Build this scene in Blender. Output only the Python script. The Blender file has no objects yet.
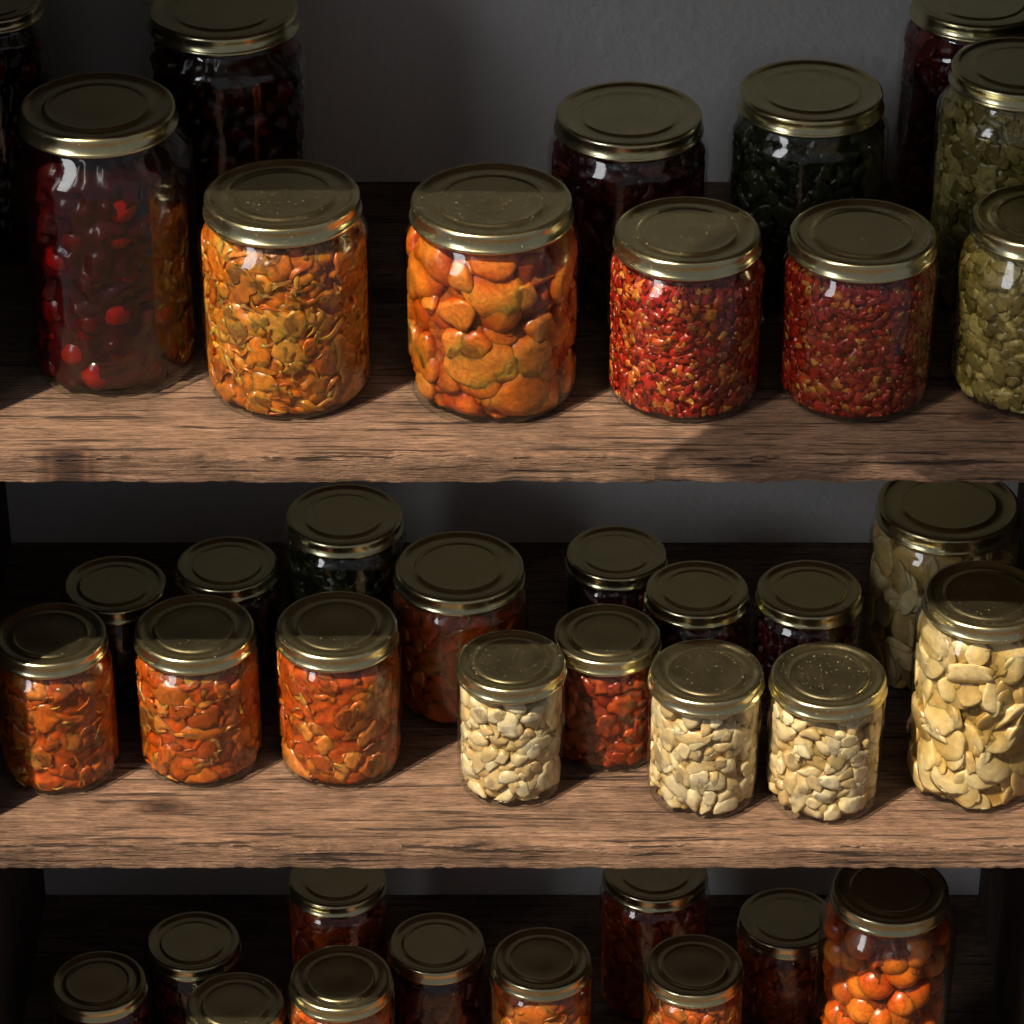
import bpy, bmesh, math, random
import numpy as np
from mathutils import Vector, noise
random.seed(5)
S={1:1.0,2:.748,3:.465}      # shelf top heights (m)
YF=-.302                     # front edge of the shelves
# key:(shelf, x, y, body radius, lid radius, height)
P={'A':(1,-.2103,-.2060,.0470,.0406,.1500),'B':(1,-.1540,-.0967,.0455,.0406,.154),'C':(1,-.281,-.0787,.030,.028,.15),
'D':(1,-.1167,-.2295,.0440,.0404,.1120),'E':(1,-.0103,-.2330,.0455,.0418,.1110),'F':(1,.0624,-.1290,.0432,.0399,.108),
'G':(1,.0895,-.2351,.0407,.0380,.0945),'H':(1,.1595,-.1217,.0428,.0393,.118),'I':(1,.1785,-.2356,.0402,.0380,.0935),
'J':(1,.2560,-.050,.0415,.0376,.138),'K':(1,.2680,-.134,.0425,.0371,.138),'L':(1,.2700,-.230,.0418,.0364,.100),
'a':(2,-.255,-.228,.0346,.0318,.0905),'b':(2,-.176,-.219,.0359,.0340,.0885),'c':(2,-.097,-.221,.0356,.0343,.092),
'd':(2,-.0005,-.243,.0300,.0306,.0835),'e':(2,.1065,-.252,.0314,.0320,.0825),'f':(2,.173,-.256,.0322,.0324,.0830),
'g':(2,.258,-.241,.0378,.0346,.126),'h':(2,.053,-.209,.0321,.0307,.0775),'i':(2,-.030,-.160,.0397,.0376,.090),
'j':(2,-.097,-.120,.0355,.0345,.099),'k':(2,-.165,-.132,.0310,.0300,.073),'l':(2,-.229,-.146,.0315,.0308,.068),
'm':(2,.061,-.113,.0304,.0300,.068),'n':(2,.106,-.158,.0311,.0302,.073),'o':(2,.170,-.161,.0316,.0307,.075),
'p':(2,.250,-.131,.0437,.0415,.114),
'q':(3,-.109,-.116,.0323,.0310,.110),'r':(3,-.047,-.152,.0315,.0306,.087),'s':(3,-.103,-.205,.0325,.0315,.105),
't':(3,.018,-.190,.0319,.0306,.107),'u':(3,.090,-.100,.0347,.0332,.103),'v':(3,.110,-.195,.0318,.0304,.106),
'w':(3,.174,-.109,.0327,.0315,.071),'x':(3,.2225,-.212,.0405,.0350,.180),'y':(3,-.199,-.136,.0311,.0300,.075),
'z':(3,-.253,-.182,.0312,.0299,.082),'A3':(3,-.168,-.198,.0316,.0306,.078)}
# ------------------------------------------------------------ materials
def newmat(n):
    m=bpy.data.materials.new(n); m.use_nodes=True; nt=m.node_tree; nt.nodes.clear()
    o=nt.nodes.new('ShaderNodeOutputMaterial'); return m,nt,o
def N(nt,t,**k):
    n=nt.nodes.new(t)
    for a,b in k.items():
        if a in n.inputs: n.inputs[a].default_value=b
        else: setattr(n,a,b)
    return n
def ramp(nt,stops):
    r=nt.nodes.new('ShaderNodeValToRGB'); e=r.color_ramp.elements
    while len(e)<len(stops): e.new(.5)
    for i,(p,c) in enumerate(stops):
        e[i].position=p; e[i].color=(*c,1) if len(c)==3 else c
    return r
def coords(nt,scale,rnd=False):
    tc=nt.nodes.new('ShaderNodeTexCoord'); mp=nt.nodes.new('ShaderNodeMapping'); mp.inputs['Scale'].default_value=scale
    src=tc.outputs['Object']
    if rnd:
        oi=nt.nodes.new('ShaderNodeObjectInfo'); mu=nt.nodes.new('ShaderNodeMath'); mu.operation='MULTIPLY'; mu.inputs[1].default_value=9.0
        nt.links.new(oi.outputs['Random'],mu.inputs[0]); va=nt.nodes.new('ShaderNodeVectorMath'); va.operation='ADD'
        nt.links.new(src,va.inputs[0]); nt.links.new(mu.outputs[0],va.inputs[1]); src=va.outputs[0]
    nt.links.new(src,mp.inputs['Vector']); return mp
def mult(nt,a,b):
    x=N(nt,'ShaderNodeMix',data_type='RGBA',blend_type='MULTIPLY'); x.inputs[0].default_value=1
    nt.links.new(a,x.inputs[6]); nt.links.new(b,x.inputs[7]); return x.outputs[2]
def wood_mat(name,axis='x',k=1.0):
    m,nt,o=newmat(name); L=nt.links.new
    def sc(a,b): return {'x':(a,b,b),'z':(b,b,a)}[axis]
    b=N(nt,'ShaderNodeBsdfPrincipled',Roughness=.8)
    m1=coords(nt,sc(7,120),True); n1=N(nt,'ShaderNodeTexNoise',Scale=1.0,Detail=12.0,Roughness=.75,Distortion=1.2); L(m1.outputs[0],n1.inputs['Vector'])
    m2=coords(nt,sc(60,650),True); n2=N(nt,'ShaderNodeTexNoise',Scale=1.0,Detail=4.0,Roughness=.8); L(m2.outputs[0],n2.inputs['Vector'])
    m3=coords(nt,(14,26,26),True); n3=N(nt,'ShaderNodeTexNoise',Scale=1.0,Detail=9.0,Roughness=.78); L(m3.outputs[0],n3.inputs['Vector'])
    m4=coords(nt,sc(14,330),True); n4=N(nt,'ShaderNodeTexNoise',Scale=1.0,Detail=3.0,Roughness=.6,Distortion=.4); L(m4.outputs[0],n4.inputs['Vector'])
    r1=ramp(nt,[(.3,(.135*k,.077*k,.049*k)),(.5,(.24*k,.145*k,.096*k)),(.7,(.35*k,.23*k,.162*k))]); L(n1.outputs[0],r1.inputs[0])
    r2=ramp(nt,[(.34,(.42,.4,.38)),(.5,(.95,.94,.93)),(.68,(1.4,1.38,1.36))]); L(n2.outputs[0],r2.inputs[0])
    r3=ramp(nt,[(.36,(.52,.5,.49)),(.56,(1.12,1.12,1.12))]); L(n3.outputs[0],r3.inputs[0])
    r4=ramp(nt,[(.35,(.2,.16,.14)),(.42,(1,1,1))]); L(n4.outputs[0],r4.inputs[0])
    last=mult(nt,mult(nt,mult(nt,r1.outputs[0],r2.outputs[0]),r3.outputs[0]),r4.outputs[0])
    if axis=='x':
        mpk=coords(nt,(4.5,9,9),True); v=N(nt,'ShaderNodeTexVoronoi',Scale=1.0,voronoi_dimensions='2D'); L(mpk.outputs[0],v.inputs['Vector'])
        rk=ramp(nt,[(.0,(.12,.08,.06)),(.03,(.3,.22,.18)),(.045,(.65,.55,.5)),(.055,(.45,.38,.34)),(.085,(1,1,1))]); L(v.outputs['Distance'],rk.inputs[0])
        last=mult(nt,last,rk.outputs[0])
    L(last,b.inputs['Base Color'])
    ad=N(nt,'ShaderNodeMath',operation='ADD'); L(n1.outputs[0],ad.inputs[0]); L(n2.outputs[0],ad.inputs[1])
    ad2=N(nt,'ShaderNodeMath',operation='ADD'); L(ad.outputs[0],ad2.inputs[0]); L(r4.outputs[0],ad2.inputs[1])
    bp=N(nt,'ShaderNodeBump',Strength=1.0,Distance=.0024); L(ad2.outputs[0],bp.inputs['Height']); L(bp.outputs[0],b.inputs['Normal'])
    L(b.outputs[0],o.inputs[0]); return m
def wall_mat():
    m,nt,o=newmat('plaster_grey'); L=nt.links.new
    b=N(nt,'ShaderNodeBsdfPrincipled',Roughness=.9)
    mp=coords(nt,(1,1,1)); n=N(nt,'ShaderNodeTexNoise',Scale=6.0,Detail=6.0); L(mp.outputs[0],n.inputs['Vector'])
    r=ramp(nt,[(.3,(.76,.76,.76)),(.7,(.84,.84,.83))]); L(n.outputs[0],r.inputs[0]); L(r.outputs[0],b.inputs['Base Color'])
    n2=N(nt,'ShaderNodeTexNoise',Scale=130.0,Detail=5.0); L(mp.outputs[0],n2.inputs['Vector'])
    bp=N(nt,'ShaderNodeBump',Strength=.8,Distance=.002); L(n2.outputs[0],bp.inputs['Height']); L(bp.outputs[0],b.inputs['Normal'])
    L(b.outputs[0],o.inputs[0]); return m
def lid_mat():
    m,nt,o=newmat('lid_brass'); L=nt.links.new
    b=N(nt,'ShaderNodeBsdfPrincipled',Metallic=1.0)
    mp=coords(nt,(1,1,1)); n=N(nt,'ShaderNodeTexNoise',Scale=70.0,Detail=6.0); L(mp.outputs[0],n.inputs['Vector'])
    r=ramp(nt,[(.3,(.60,.56,.33)),(.7,(.72,.67,.42))]); L(n.outputs[0],r.inputs[0])
    L(r.outputs[0],b.inputs['Base Color'])
    rr=ramp(nt,[(.3,(.2,)*3),(.7,(.27,)*3)]); L(n.outputs[0],rr.inputs[0]); L(rr.outputs[0],b.inputs['Roughness'])
    n2=N(nt,'ShaderNodeTexNoise',Scale=750.0,Detail=2.0); L(mp.outputs[0],n2.inputs['Vector'])
    rd=ramp(nt,[(.67,(0,0,0)),(.75,(.6,.6,.6))]); L(n2.outputs[0],rd.inputs[0])
    d=N(nt,'ShaderNodeBsdfDiffuse'); d.inputs[0].default_value=(.35,.33,.2,1)
    ma=N(nt,'ShaderNodeMath',operation='ADD'); ma.inputs[1].default_value=.02; L(rd.outputs[0],ma.inputs[0])
    mx=N(nt,'ShaderNodeMixShader'); L(ma.outputs[0],mx.inputs[0]); L(b.outputs[0],mx.inputs[1]); L(d.outputs[0],mx.inputs[2])
    L(mx.outputs[0],o.inputs[0]); return m
def glass_mat():
    m,nt,o=newmat('jar_glass'); L=nt.links.new
    t=N(nt,'ShaderNodeBsdfTransparent'); t.inputs[0].default_value=(.95,.965,.95,1)
    g=N(nt,'ShaderNodeBsdfGlossy',Roughness=.07); g.inputs[0].default_value=(1,1,1,1)
    f=N(nt,'ShaderNodeLayerWeight',Blend=.5)
    pw=N(nt,'ShaderNodeMath',operation='POWER'); pw.inputs[1].default_value=5; L(f.outputs['Facing'],pw.inputs[0])
    mu=N(nt,'ShaderNodeMath',operation='MULTIPLY_ADD'); mu.inputs[1].default_value=.92; mu.inputs[2].default_value=.06; mu.use_clamp=True; L(pw.outputs[0],mu.inputs[0])
    mp=coords(nt,(1,1,1)); n=N(nt,'ShaderNodeTexNoise',Scale=55.0,Detail=1.0); L(mp.outputs[0],n.inputs['Vector'])
    bp=N(nt,'ShaderNodeBump',Strength=.35,Distance=.002); L(n.outputs[0],bp.inputs['Height']); L(bp.outputs[0],g.inputs['Normal'])
    x=N(nt,'ShaderNodeMixShader'); L(mu.outputs[0],x.inputs[0]); L(t.outputs[0],x.inputs[1]); L(g.outputs[0],x.inputs[2])
    L(x.outputs[0],o.inputs[0]); return m
def food_mat(name,sss=.0,rad=(1,.35,.1),nscale=350.0,lo=.65,hi=1.25,rough=.45,bump=.4,spec=.15,ssc=.006,warp=0.0):
    m,nt,o=newmat(name); L=nt.links.new
    b=N(nt,'ShaderNodeBsdfPrincipled',Roughness=rough); b.inputs['Specular IOR Level'].default_value=spec
    a=N(nt,'ShaderNodeAttribute',attribute_name='col')
    mp=coords(nt,(1,1,1)); n=N(nt,'ShaderNodeTexNoise',Scale=nscale,Detail=5.0,Roughness=.6,Distortion=warp); L(mp.outputs[0],n.inputs['Vector'])
    r=ramp(nt,[(.3,(lo,)*3),(.7,(hi,)*3)]); L(n.outputs[0],r.inputs[0])
    L(mult(nt,a.outputs['Color'],r.outputs[0]),b.inputs['Base Color'])
    if sss>0:
        b.inputs['Subsurface Weight'].default_value=sss; b.inputs['Subsurface Radius'].default_value=rad; b.inputs['Subsurface Scale'].default_value=ssc
    bp=N(nt,'ShaderNodeBump',Strength=bump,Distance=.001); L(n.outputs[0],bp.inputs['Height']); L(bp.outputs[0],b.inputs['Normal'])
    L(b.outputs[0],o.inputs[0]); return m
M_wood=wood_mat('shelf_wood','x'); M_side=wood_mat('side_wood','z',.4); M_wall=wall_mat(); M_lid=lid_mat(); M_glass=glass_mat()
M_food=food_mat('preserve_flesh',.7,(1,.35,.1),150.0,.55,1.3,.28,.25,.5,.007,2.0)
M_rel=food_mat('relish_flesh',.5,(1,.25,.1),260.0,.55,1.3,.25,.25,.5,.005,.5)
M_gar=food_mat('garlic_flesh',.45,(1,.75,.4),200.0,.72,1.12,.3,.3,.45,.004); M_dark=food_mat('syrup_fruit',0,rough=.25,spec=.4)
M_cherry=food_mat('cherry_skin',.2,(1,.1,.05),90.0,.5,1.35,.22,.1,.5,.004)
# ------------------------------------------------------------ geometry helpers
def mkobj(name,verts,faces,mats,parent=None,cols=None,smooth=True):
    me=bpy.data.meshes.new(name); me.from_pydata([tuple(v) for v in verts],[],[tuple(f) for f in faces])
    for m in mats: me.materials.append(m)
    if smooth: me.polygons.foreach_set('use_smooth',[True]*len(me.polygons))
    if cols is not None:
        at=me.color_attributes.new('col','FLOAT_COLOR','POINT'); c=np.ones((len(verts),4),dtype=np.float32); c[:,:3]=cols; at.data.foreach_set('color',c.ravel())
    me.update(); ob=bpy.data.objects.new(name,me); bpy.context.collection.objects.link(ob)
    if parent: ob.parent=parent
    return ob
def revolve(prof,n=72):
    V=[];Fc=[]
    a=np.linspace(0,2*math.pi,n,endpoint=False)
    rows=[]
    for r,z in prof:
        if r<1e-6: rows.append([len(V)]); V.append((0,0,z))
        else:
            rows.append(list(range(len(V),len(V)+n)))
            V+= [(r*math.cos(t),r*math.sin(t),z) for t in a]
    for A,B in zip(rows[:-1],rows[1:]):
        for i in range(n):
            j=(i+1)%n
            if len(A)==1: Fc.append((A[0],B[j],B[i]))
            elif len(B)==1: Fc.append((A[i],A[j],B[0]))
            else: Fc.append((A[i],A[j],B[j],B[i]))
    return V,Fc
def body_profile(rb,rl,H,lh):
    rn=min(rl*.93,rb*.97); rc=.2*rb; top=H-.0012
    zn=H-lh-.0015; s=max(.006,(rb-rn)*1.9); zs=zn-s
    p=[(0,.0032),(rb*.6,.0026),(rb*.72,.0008),(rb*.78,0)]
    for i in range(1,9):
        t=i/8*math.pi/2; p.append((rb*.78+(rb*.22)*math.sin(t),rc*(1-math.cos(t))))
    for i in range(1,4): p.append((rb,rc+(zs-rc)*i/3))
    for i in range(1,11):
        t=i/10*math.pi; k=(1-math.cos(t))/2
        k2=(i/10); p.append((rb-(rb-rn)*(.55*k+.45*k2*k2),zs+s*k2))
    p+=[(rn,zn+.002),(rn,top)]
    return p
def radius_fn(p,off):
    q=p[3:]; zs=np.array([a[1] for a in q]); rs=np.array([a[0] for a in q])
    return lambda z: np.interp(z,zs,rs)-off
def lid_mesh(R,H,lh):
    p=[(R-.0028,H-lh+.0006),(R-.0014,H-lh),(R-.0002,H-lh+.0003),(R+.0003,H-lh+.0012),(R-.0002,H-lh+.0022),(R-.0009,H-lh+.0028),
       (R-.0010,H-.0034),(R-.0008,H-.0022),(R-.0010,H-.0012),(R-.0017,H-.0004),(R-.0030,H),(R-.0042,H-.0002),(R-.0052,H-.0009),
       (R-.0064,H-.0014),(R*.70,H-.0015),(R*.68,H-.0012),(R*.66,H-.0006),(R*.635,H-.0005),(R*.61,H-.0009),(R*.58,H-.0010),(R*.3,H-.0009),(0,H-.0009)]
    return revolve(p,96)
def ico(sub):
    bm=bmesh.new(); bmesh.ops.create_icosphere(bm,subdivisions=sub,radius=1)
    V=np.array([v.co[:] for v in bm.verts]); Fc=np.array([[v.index for v in f.verts] for f in bm.faces]); bm.free(); return V,Fc
I2=ico(2); I3=ico(3)
def disp(V,amp,fr,seed):
    o=Vector((seed*3.1,seed*7.7,seed*1.3))
    return np.array([v*(1+amp*noise.noise(Vector(v)*fr+o)) for v in V])
TPL={}
def tpl(kind):
    if kind in TPL: return TPL[kind]
    L=[]
    for s in range(9):
        if kind=='ball': V,Fc=I3; V=disp(V,.08,1.2,s)
        elif kind=='blob': V,Fc=I3; V=disp(V,.6,1.5,s); V=disp(V,.12,4,s)*[1,.8,.6]
        elif kind=='half': V,Fc=I3; V=disp(V,.38,1.1,s); V=disp(V,.05,3,s)*[1,.8,.62]
        elif kind=='chunk':
            V,Fc=I3; V=disp(V,.5,1.5,s); V=disp(V,.1,4,s)*[1,.72,.5]
        elif kind=='flake': V,Fc=I2; V=disp(V,.9,2.0,s)*[1,.55,.3]
        elif kind=='strip':
            V,Fc=I3; V=np.sign(V)*np.abs(V)**.8; V=V*[1,.13,.09]; V[:,1]+=.35*(V[:,0]**2)*(1 if s%2 else -1)+.1*np.sin(V[:,0]*5+s); V[:,2]+=.12*np.sin(V[:,0]*3+s)
        elif kind=='clove':
            V,Fc=I3; V=disp(V,.25,1.5,s); V=disp(V,.06,4,s); t=V[:,0:1]; w=.56-.26*t; V=np.hstack([V[:,0:1],V[:,1:2]*w,V[:,2:3]*w*.8]); V[:,1]+=.28*V[:,0]**2*(1 if s%2 else -1)
        elif kind=='slice':
            V,Fc=I3; V=disp(V,.2,1.2,s); rr=np.abs(V[:,2:3]); V=np.hstack([V[:,:2]*(1+.25*(rr**.5)*(rr<.8)),np.sign(V[:,2:3])*rr**.5*.28]); V=V*[1,.9,1]
        L.append((V,Fc))
    TPL[kind]=L; return L
def fill(rin,z0,z1,rb,layers,core_col,core_amp,ab,seed):
    r=np.random.default_rng(seed)
    VV=[];FF=[];CC=[];base=0
    nz=60; prof=[(0,z0)]+[(max(.001,float(rin(z))-core_amp),z) for z in np.linspace(z0,z1,nz)]+[(0,z1)]
    V,Fc=revolve(prof,128); V=np.array(V)
    cv=np.array([noise.noise(Vector(v)*130+Vector((seed,0,0)))+.5*noise.noise(Vector(v)*320) for v in V])
    rr=np.hypot(V[:,0],V[:,1]); m=rr>1e-4
    f=np.ones(len(V)); f[m]=1+np.clip(cv[m]*core_amp*.9,-.003,core_amp*.9)/np.maximum(rr[m],.01); V[:,0]*=f; V[:,1]*=f
    VV.append(V); FF+= [tuple(f) for f in Fc]; CC.append(np.array(core_col)[None,:]*np.clip(1+.7*cv[:,None],.3,1.7)); base=len(V)
    for kind,size,spx,spz,tilt,pal,inset in layers:
        T=tpl(kind); rows=max(1,int((z1-z0)/(spz))); ball=kind=='ball'
        for k in range(rows+1):
            z=z0+size*.5+(z1-z0-size*.6)*k/max(1,rows); R=float(rin(z)); n=max(3,int(2*math.pi*R/spx))
            for i in range(n):
                th=2*math.pi*(i+.5*(k%2)+r.uniform(-.38,.38))/n; zz=z+r.uniform(-.45,.45)*spz
                Vt,Fc=T[r.integers(len(T))]; s=size*(r.uniform(.85,1.12) if ball else r.uniform(.55,1.4))
                ph=r.uniform(0,2*math.pi) if kind!='strip' else r.normal(0,.9)
                ta=r.normal(0,tilt) ; c,sn=math.cos(ph),math.sin(ph)
                a=Vt[:,0]*s; b=Vt[:,1]*s; d=Vt[:,2]*s
                a,d=a*math.cos(ta)-d*math.sin(ta), a*math.sin(ta)+d*math.cos(ta)
                a,b=a*c-b*sn, a*sn+b*c
                rad=R-inset*s*(r.uniform(1.0,1.25) if ball else r.uniform(.7,1.5))
                er=np.array([math.cos(th),math.sin(th),0]); et=np.array([-math.sin(th),math.cos(th),0])
                Pp=er*rad+et*a[:,None]+er*d[:,None]; Pp[:,2]=zz+b
                Pp[:,2]=np.clip(Pp[:,2],z0,z1)
                rr=np.hypot(Pp[:,0],Pp[:,1]); lim=rin(Pp[:,2]); f=np.minimum(1,lim/np.maximum(rr,1e-6)); Pp[:,0]*=f; Pp[:,1]*=f
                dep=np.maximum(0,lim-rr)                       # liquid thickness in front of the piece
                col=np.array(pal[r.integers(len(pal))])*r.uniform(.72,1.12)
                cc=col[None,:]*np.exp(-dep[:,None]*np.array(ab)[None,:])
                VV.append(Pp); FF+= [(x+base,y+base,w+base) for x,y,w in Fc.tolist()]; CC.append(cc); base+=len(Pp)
    return np.vstack(VV),FF,np.vstack(CC)
OR=[(.54,.155,.012),(.58,.19,.018),(.46,.105,.008),(.64,.25,.035)]
OR2=[(.50,.105,.010),(.54,.135,.014),(.42,.068,.006),(.62,.20,.035),(.46,.085,.008)]
RO=[(.34,.045,.007),(.40,.065,.010),(.25,.026,.005)]
RE=[(.34,.016,.007),(.40,.025,.009),(.25,.011,.005),(.52,.14,.02),(.44,.065,.012),(.34,.018,.007),(.28,.012,.007),(.38,.035,.01)]
GA=[(.74,.60,.36),(.68,.52,.28),(.78,.66,.43),(.58,.43,.22)]
GR=[(.30,.24,.075),(.22,.175,.05),(.38,.31,.11),(.16,.125,.035)]
SY=(110,330,600)
KIND={
'cherry':('jar_of_pickled_cherries',M_cherry,[('ball',.0112,.0215,.0190,.3,[(.17,.005,.005),(.26,.011,.008),(.10,.003,.004),(.06,.002,.003)],1.14)],(.016,.0006,.0012),.0044,(200,700,700)),
'shred':('jar_of_orange_marmalade',M_food,[('chunk',.0110,.0140,.0110,.45,OR,.46),('strip',.0100,.0120,.0060,.3,OR,.15),('strip',.0080,.0300,.0160,.3,[(.72,.34,.07)],.12)],(.42,.105,.008),.0016,SY),
'apricot':('jar_of_apricot_chunks',M_food,[('half',.0150,.0190,.0150,.45,[(.56,.17,.016),(.62,.215,.026),(.50,.13,.011)],.58)],(.28,.055,.004),.005,SY),
'relish':('jar_of_red_pepper_relish',M_rel,[('flake',.0062,.0066,.0050,.45,RE,.30),('flake',.0030,.0064,.0052,.5,RE+[(.64,.24,.04),(.60,.18,.03)],.16)],(.24,.014,.006),.0016,(110,350,350)),
'green':('jar_of_green_relish',M_dark,[('chunk',.0072,.0075,.0060,.5,GR,.52)],(.12,.095,.025),.0025,(110,120,280)),
'leaf':('jar_of_pickled_greens',M_dark,[('blob',.0075,.0105,.009,.5,[(.03,.035,.013),(.04,.042,.017),(.02,.025,.01)],.65)],(.010,.013,.005),.003,(100,100,200)),
'plum':('jar_of_plum_preserve',M_dark,[('blob',.008,.012,.010,.5,[(.09,.012,.014),(.06,.01,.014),(.12,.02,.015)],.65)],(.03,.006,.008),.003,(100,300,300)),
'darkred':('jar_of_beetroot_relish',M_dark,[('blob',.0065,.010,.008,.5,[(.16,.012,.010),(.10,.01,.01),(.2,.02,.012)],.65)],(.05,.005,.006),.003,(100,300,300)),
'peach':('jar_of_peach_preserve',M_food,[('chunk',.0125,.0150,.0115,.45,OR2,.46),('strip',.0080,.0170,.0100,.3,OR2,.14),('strip',.0060,.030,.020,.3,[(.70,.32,.07)],.12)],(.40,.062,.005),.0015,SY),
'redchunk':('jar_of_stewed_peppers',M_food,[('blob',.0085,.0105,.0088,.5,RO,.56)],(.20,.022,.005),.0026,(90,300,500)),
'garlic':('jar_of_garlic_cloves',M_gar,[('clove',.0094,.0082,.0068,.5,GA,.50)],(.27,.18,.06),.0045,(90,130,220)),
'slices':('jar_of_pickled_mushroom_slices',M_gar,[('slice',.0112,.0130,.0105,.42,[(.72,.55,.27),(.64,.46,.20),(.76,.61,.33)],.5)],(.25,.165,.045),.005,(90,130,250)),
'tomato':('jar_of_pickled_tomatoes',M_food,[('ball',.0112,.0205,.0178,.3,[(.66,.20,.018),(.70,.25,.028),(.60,.15,.013)],1.0)],(.18,.028,.003),.007,(50,160,350)),
}
KM={'A':'cherry','B':'cherry','C':'cherry','D':'shred','E':'apricot','F':'plum','G':'relish','H':'leaf','I':'relish','J':'darkred','K':'green','L':'green',
'a':'peach','b':'peach','c':'peach','d':'garlic','e':'garlic','f':'garlic','g':'slices','h':'redchunk','i':'peach','j':'leaf','k':'plum','l':'plum','m':'plum','n':'plum','o':'plum','p':'slices',
'q':'redchunk','r':'plum','s':'peach','t':'peach','u':'redchunk','v':'peach','w':'redchunk','x':'tomato','y':'plum','z':'plum','A3':'plum'}
def jar(key,kind,s,x,y,r,rl,H,seed):
    nm,mat,layers,cc,ca,ab=KIND[kind]
    e=bpy.data.objects.new(nm,None); bpy.context.collection.objects.link(e); e.empty_display_size=.02; e.location=(x,y,S[s])
    e.rotation_euler=(0,0,random.uniform(0,6.28))
    lh=.0105*(rl/.040)**.5
    p=body_profile(r,rl,H,lh); V,Fc=revolve(p,80); mkobj('glass',V,Fc,[M_glass],e)
    V,Fc=lid_mesh(rl,H,lh); mkobj('lid',V,Fc,[M_lid],e)
    rin=radius_fn(p,.0018)
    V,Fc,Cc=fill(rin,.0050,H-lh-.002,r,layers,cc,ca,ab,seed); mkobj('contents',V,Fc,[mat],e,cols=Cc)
for i,(k,v) in enumerate(P.items()): jar(k,KM[k],*v,seed=i+11)
# ------------------------------------------------------------ shelf unit + room + added sun blocker
def box(name,x0,x1,y0,y1,z0,z1,mat,parent=None,bev=.0015):
    bm=bmesh.new(); bmesh.ops.create_cube(bm,size=1)
    cx,cy,cz=(x0+x1)/2,(y0+y1)/2,(z0+z1)/2
    for v in bm.verts: v.co=Vector((v.co.x*(x1-x0),v.co.y*(y1-y0),v.co.z*(z1-z0)))
    if bev: bmesh.ops.bevel(bm,geom=bm.edges[:],offset=bev,segments=3,affect='EDGES')
    me=bpy.data.meshes.new(name); bm.to_mesh(me); bm.free(); me.materials.append(mat)
    o=bpy.data.objects.new(name,me); o.location=(cx,cy,cz); bpy.context.collection.objects.link(o)
    if parent: o.parent=parent
    return o
def board(name,x0,x1,y0,y1,z0,z1,mat,parent,seed):
    n=420; hy=(y1-y0)/2; hz=(z1-z0)/2; V=[];Fc=[]
    for i in range(n+1):
        x=x0+(x1-x0)*i/n
        def nz(f,k): return noise.noise(Vector((x*f,k*5.3+seed,seed*1.7)))
        top=max(.0007,.0018+.0018*nz(45,1)+.0016*nz(160,2)+ (.005*max(0,nz(22,5)-.32)))
        bot=max(.0006,.0014+.0016*nz(60,3)+.0012*nz(170,4))
        fr=.0006*nz(25,6)+.0003*nz(120,7)
        ring=[(hy,-hz),(hy,hz),(-hy+top*2.2,hz),(-hy+top*.8,hz-top*.25),(-hy+top*.25+fr,hz-top*.8),(-hy+fr,hz-top*1.8),(-hy+fr,0+.002*nz(90,8)),(-hy+fr,-hz+bot*1.6),(-hy+bot*.3+fr,-hz+bot*.5),(-hy+bot*1.6,-hz)]
        V+=[(x-(x0+x1)/2,a,b) for a,b in ring]
    m=len(ring)
    for i in range(n):
        for j in range(m):
            a=i*m+j; b=i*m+(j+1)%m; Fc.append((a,b,b+m,a+m))
    Fc.append(tuple(range(m-1,-1,-1))); Fc.append(tuple(n*m+j for j in range(m)))
    o=mkobj(name,V,Fc,[mat],parent,smooth=False); o.location=((x0+x1)/2,(y0+y1)/2,(z0+z1)/2)
    bm=bmesh.new(); bm.from_mesh(o.data); bmesh.ops.recalc_face_normals(bm,faces=bm.faces[:]); bm.to_mesh(o.data); bm.free()
W=.312; T=.0165
u=bpy.data.objects.new('wooden_shelf_unit',None); bpy.context.collection.objects.link(u)
for i,(n,z) in enumerate([('board_top',1.62),('shelf_board_upper',1.0+.27+T),('shelf_board_1',1.0),('shelf_board_2',.748),('shelf_board_3',.465),('board_bottom',.15)]):
    board(n,-W,W,YF,-.001,z-T,z,M_wood,u,i+3)
box('side_panel_left',-W-.02,-W,YF-.001,-.001,0,1.64,M_side,u)
box('side_panel_right',W,W+.02,YF-.001,-.001,0,1.64,M_side,u)
box('wall_back',-1.6,1.6,0,.1,0,2.6,M_wall,bev=0)
box('floor',-1.6,1.6,-3.2,.1,-.05,0,M_side,bev=0)
D=Vector((.41,.385,-.80)).normalized()
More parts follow.
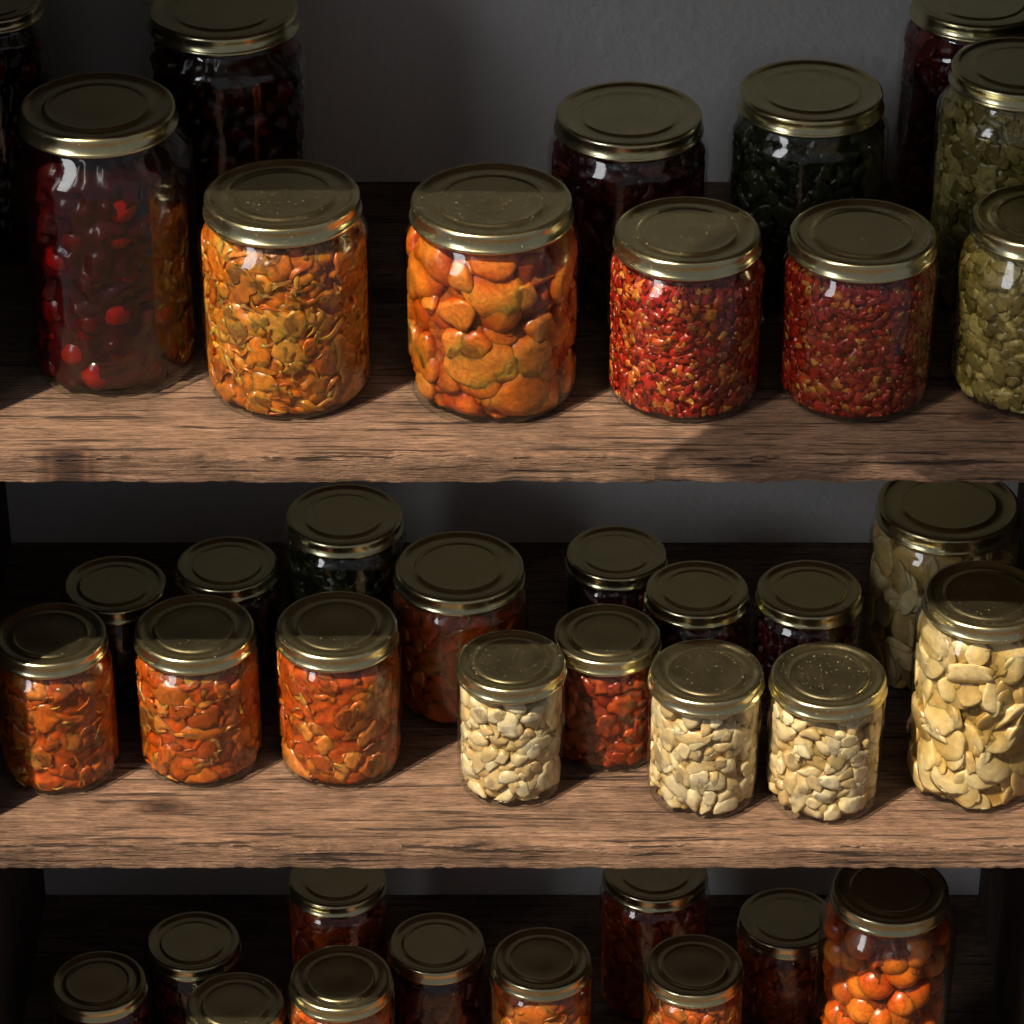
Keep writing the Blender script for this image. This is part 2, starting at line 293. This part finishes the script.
def blocker_sheet(name,pts_l,x1,t):  # builds an added sheet, shifted up the sun direction to cast shade
    m,nt,o=newmat('sun_blocker_sheer'); L=nt.links.new  # part-transparent material, lets a little sun through the added blocker
    d=N(nt,'ShaderNodeBsdfDiffuse'); d.inputs[0].default_value=(.5,.47,.42,1); tr=N(nt,'ShaderNodeBsdfTransparent'); mx=N(nt,'ShaderNodeMixShader'); mx.inputs[0].default_value=.82
    L(tr.outputs[0],mx.inputs[1]); L(d.outputs[0],mx.inputs[2]); L(mx.outputs[0],o.inputs[0])
    V=[];Fc=[];nc=40
    for (xl,z) in pts_l:
        for i in range(nc+1):
            x=xl+(x1-xl)*i/nc; p=Vector((x,YF,z))-D*t; p.y+=.01*math.sin(i*1.1); V.append(p)
    for j in range(len(pts_l)-1):
        for i in range(nc):
            a=j*(nc+1)+i; Fc.append((a,a+1,a+nc+2,a+nc+1))
    return mkobj(name,V,Fc,[m])
blocker_sheet('sun_blocker',[(.074,.978),(.072,1.05),(.056,1.12),(.040,1.2),(.02,1.35),(.01,1.5)],.75,.45)  # unseen sheet added only to shade the right part of shelf board one
# ------------------------------------------------------------ lights
sd=bpy.data.lights.new('sun','SUN'); sd.energy=8.0; sd.angle=math.radians(.8); sd.color=(1,.81,.58)
so=bpy.data.objects.new('sun',sd); bpy.context.collection.objects.link(so); so.rotation_euler=D.to_track_quat('-Z','Y').to_euler(); so.location=(-1,-2,3)
ad=bpy.data.lights.new('window_light','AREA'); ad.shape='RECTANGLE'; ad.size=.45; ad.size_y=1.2; ad.energy=11; ad.color=(.97,.98,1)
ao=bpy.data.objects.new('window_light',ad); bpy.context.collection.objects.link(ao); ao.location=(-1.5,-1.6,2.0)
ao.rotation_euler=(Vector((0,-.15,.85))-ao.location).to_track_quat('-Z','Y').to_euler()
w=bpy.data.worlds.new('world'); bpy.context.scene.world=w; w.use_nodes=True; bg=w.node_tree.nodes['Background']; bg.inputs[0].default_value=(.75,.77,.83,1); bg.inputs[1].default_value=.16
cd=bpy.data.cameras.new("camera");co=bpy.data.objects.new("camera",cd);bpy.context.collection.objects.link(co)
cd.sensor_width=36; cd.lens=3345/1024*36
co.location=(0,-1.74,1.9);co.rotation_euler=(math.radians(57),0,0);bpy.context.scene.camera=co
bpy.context.scene.view_settings.view_transform='Standard'
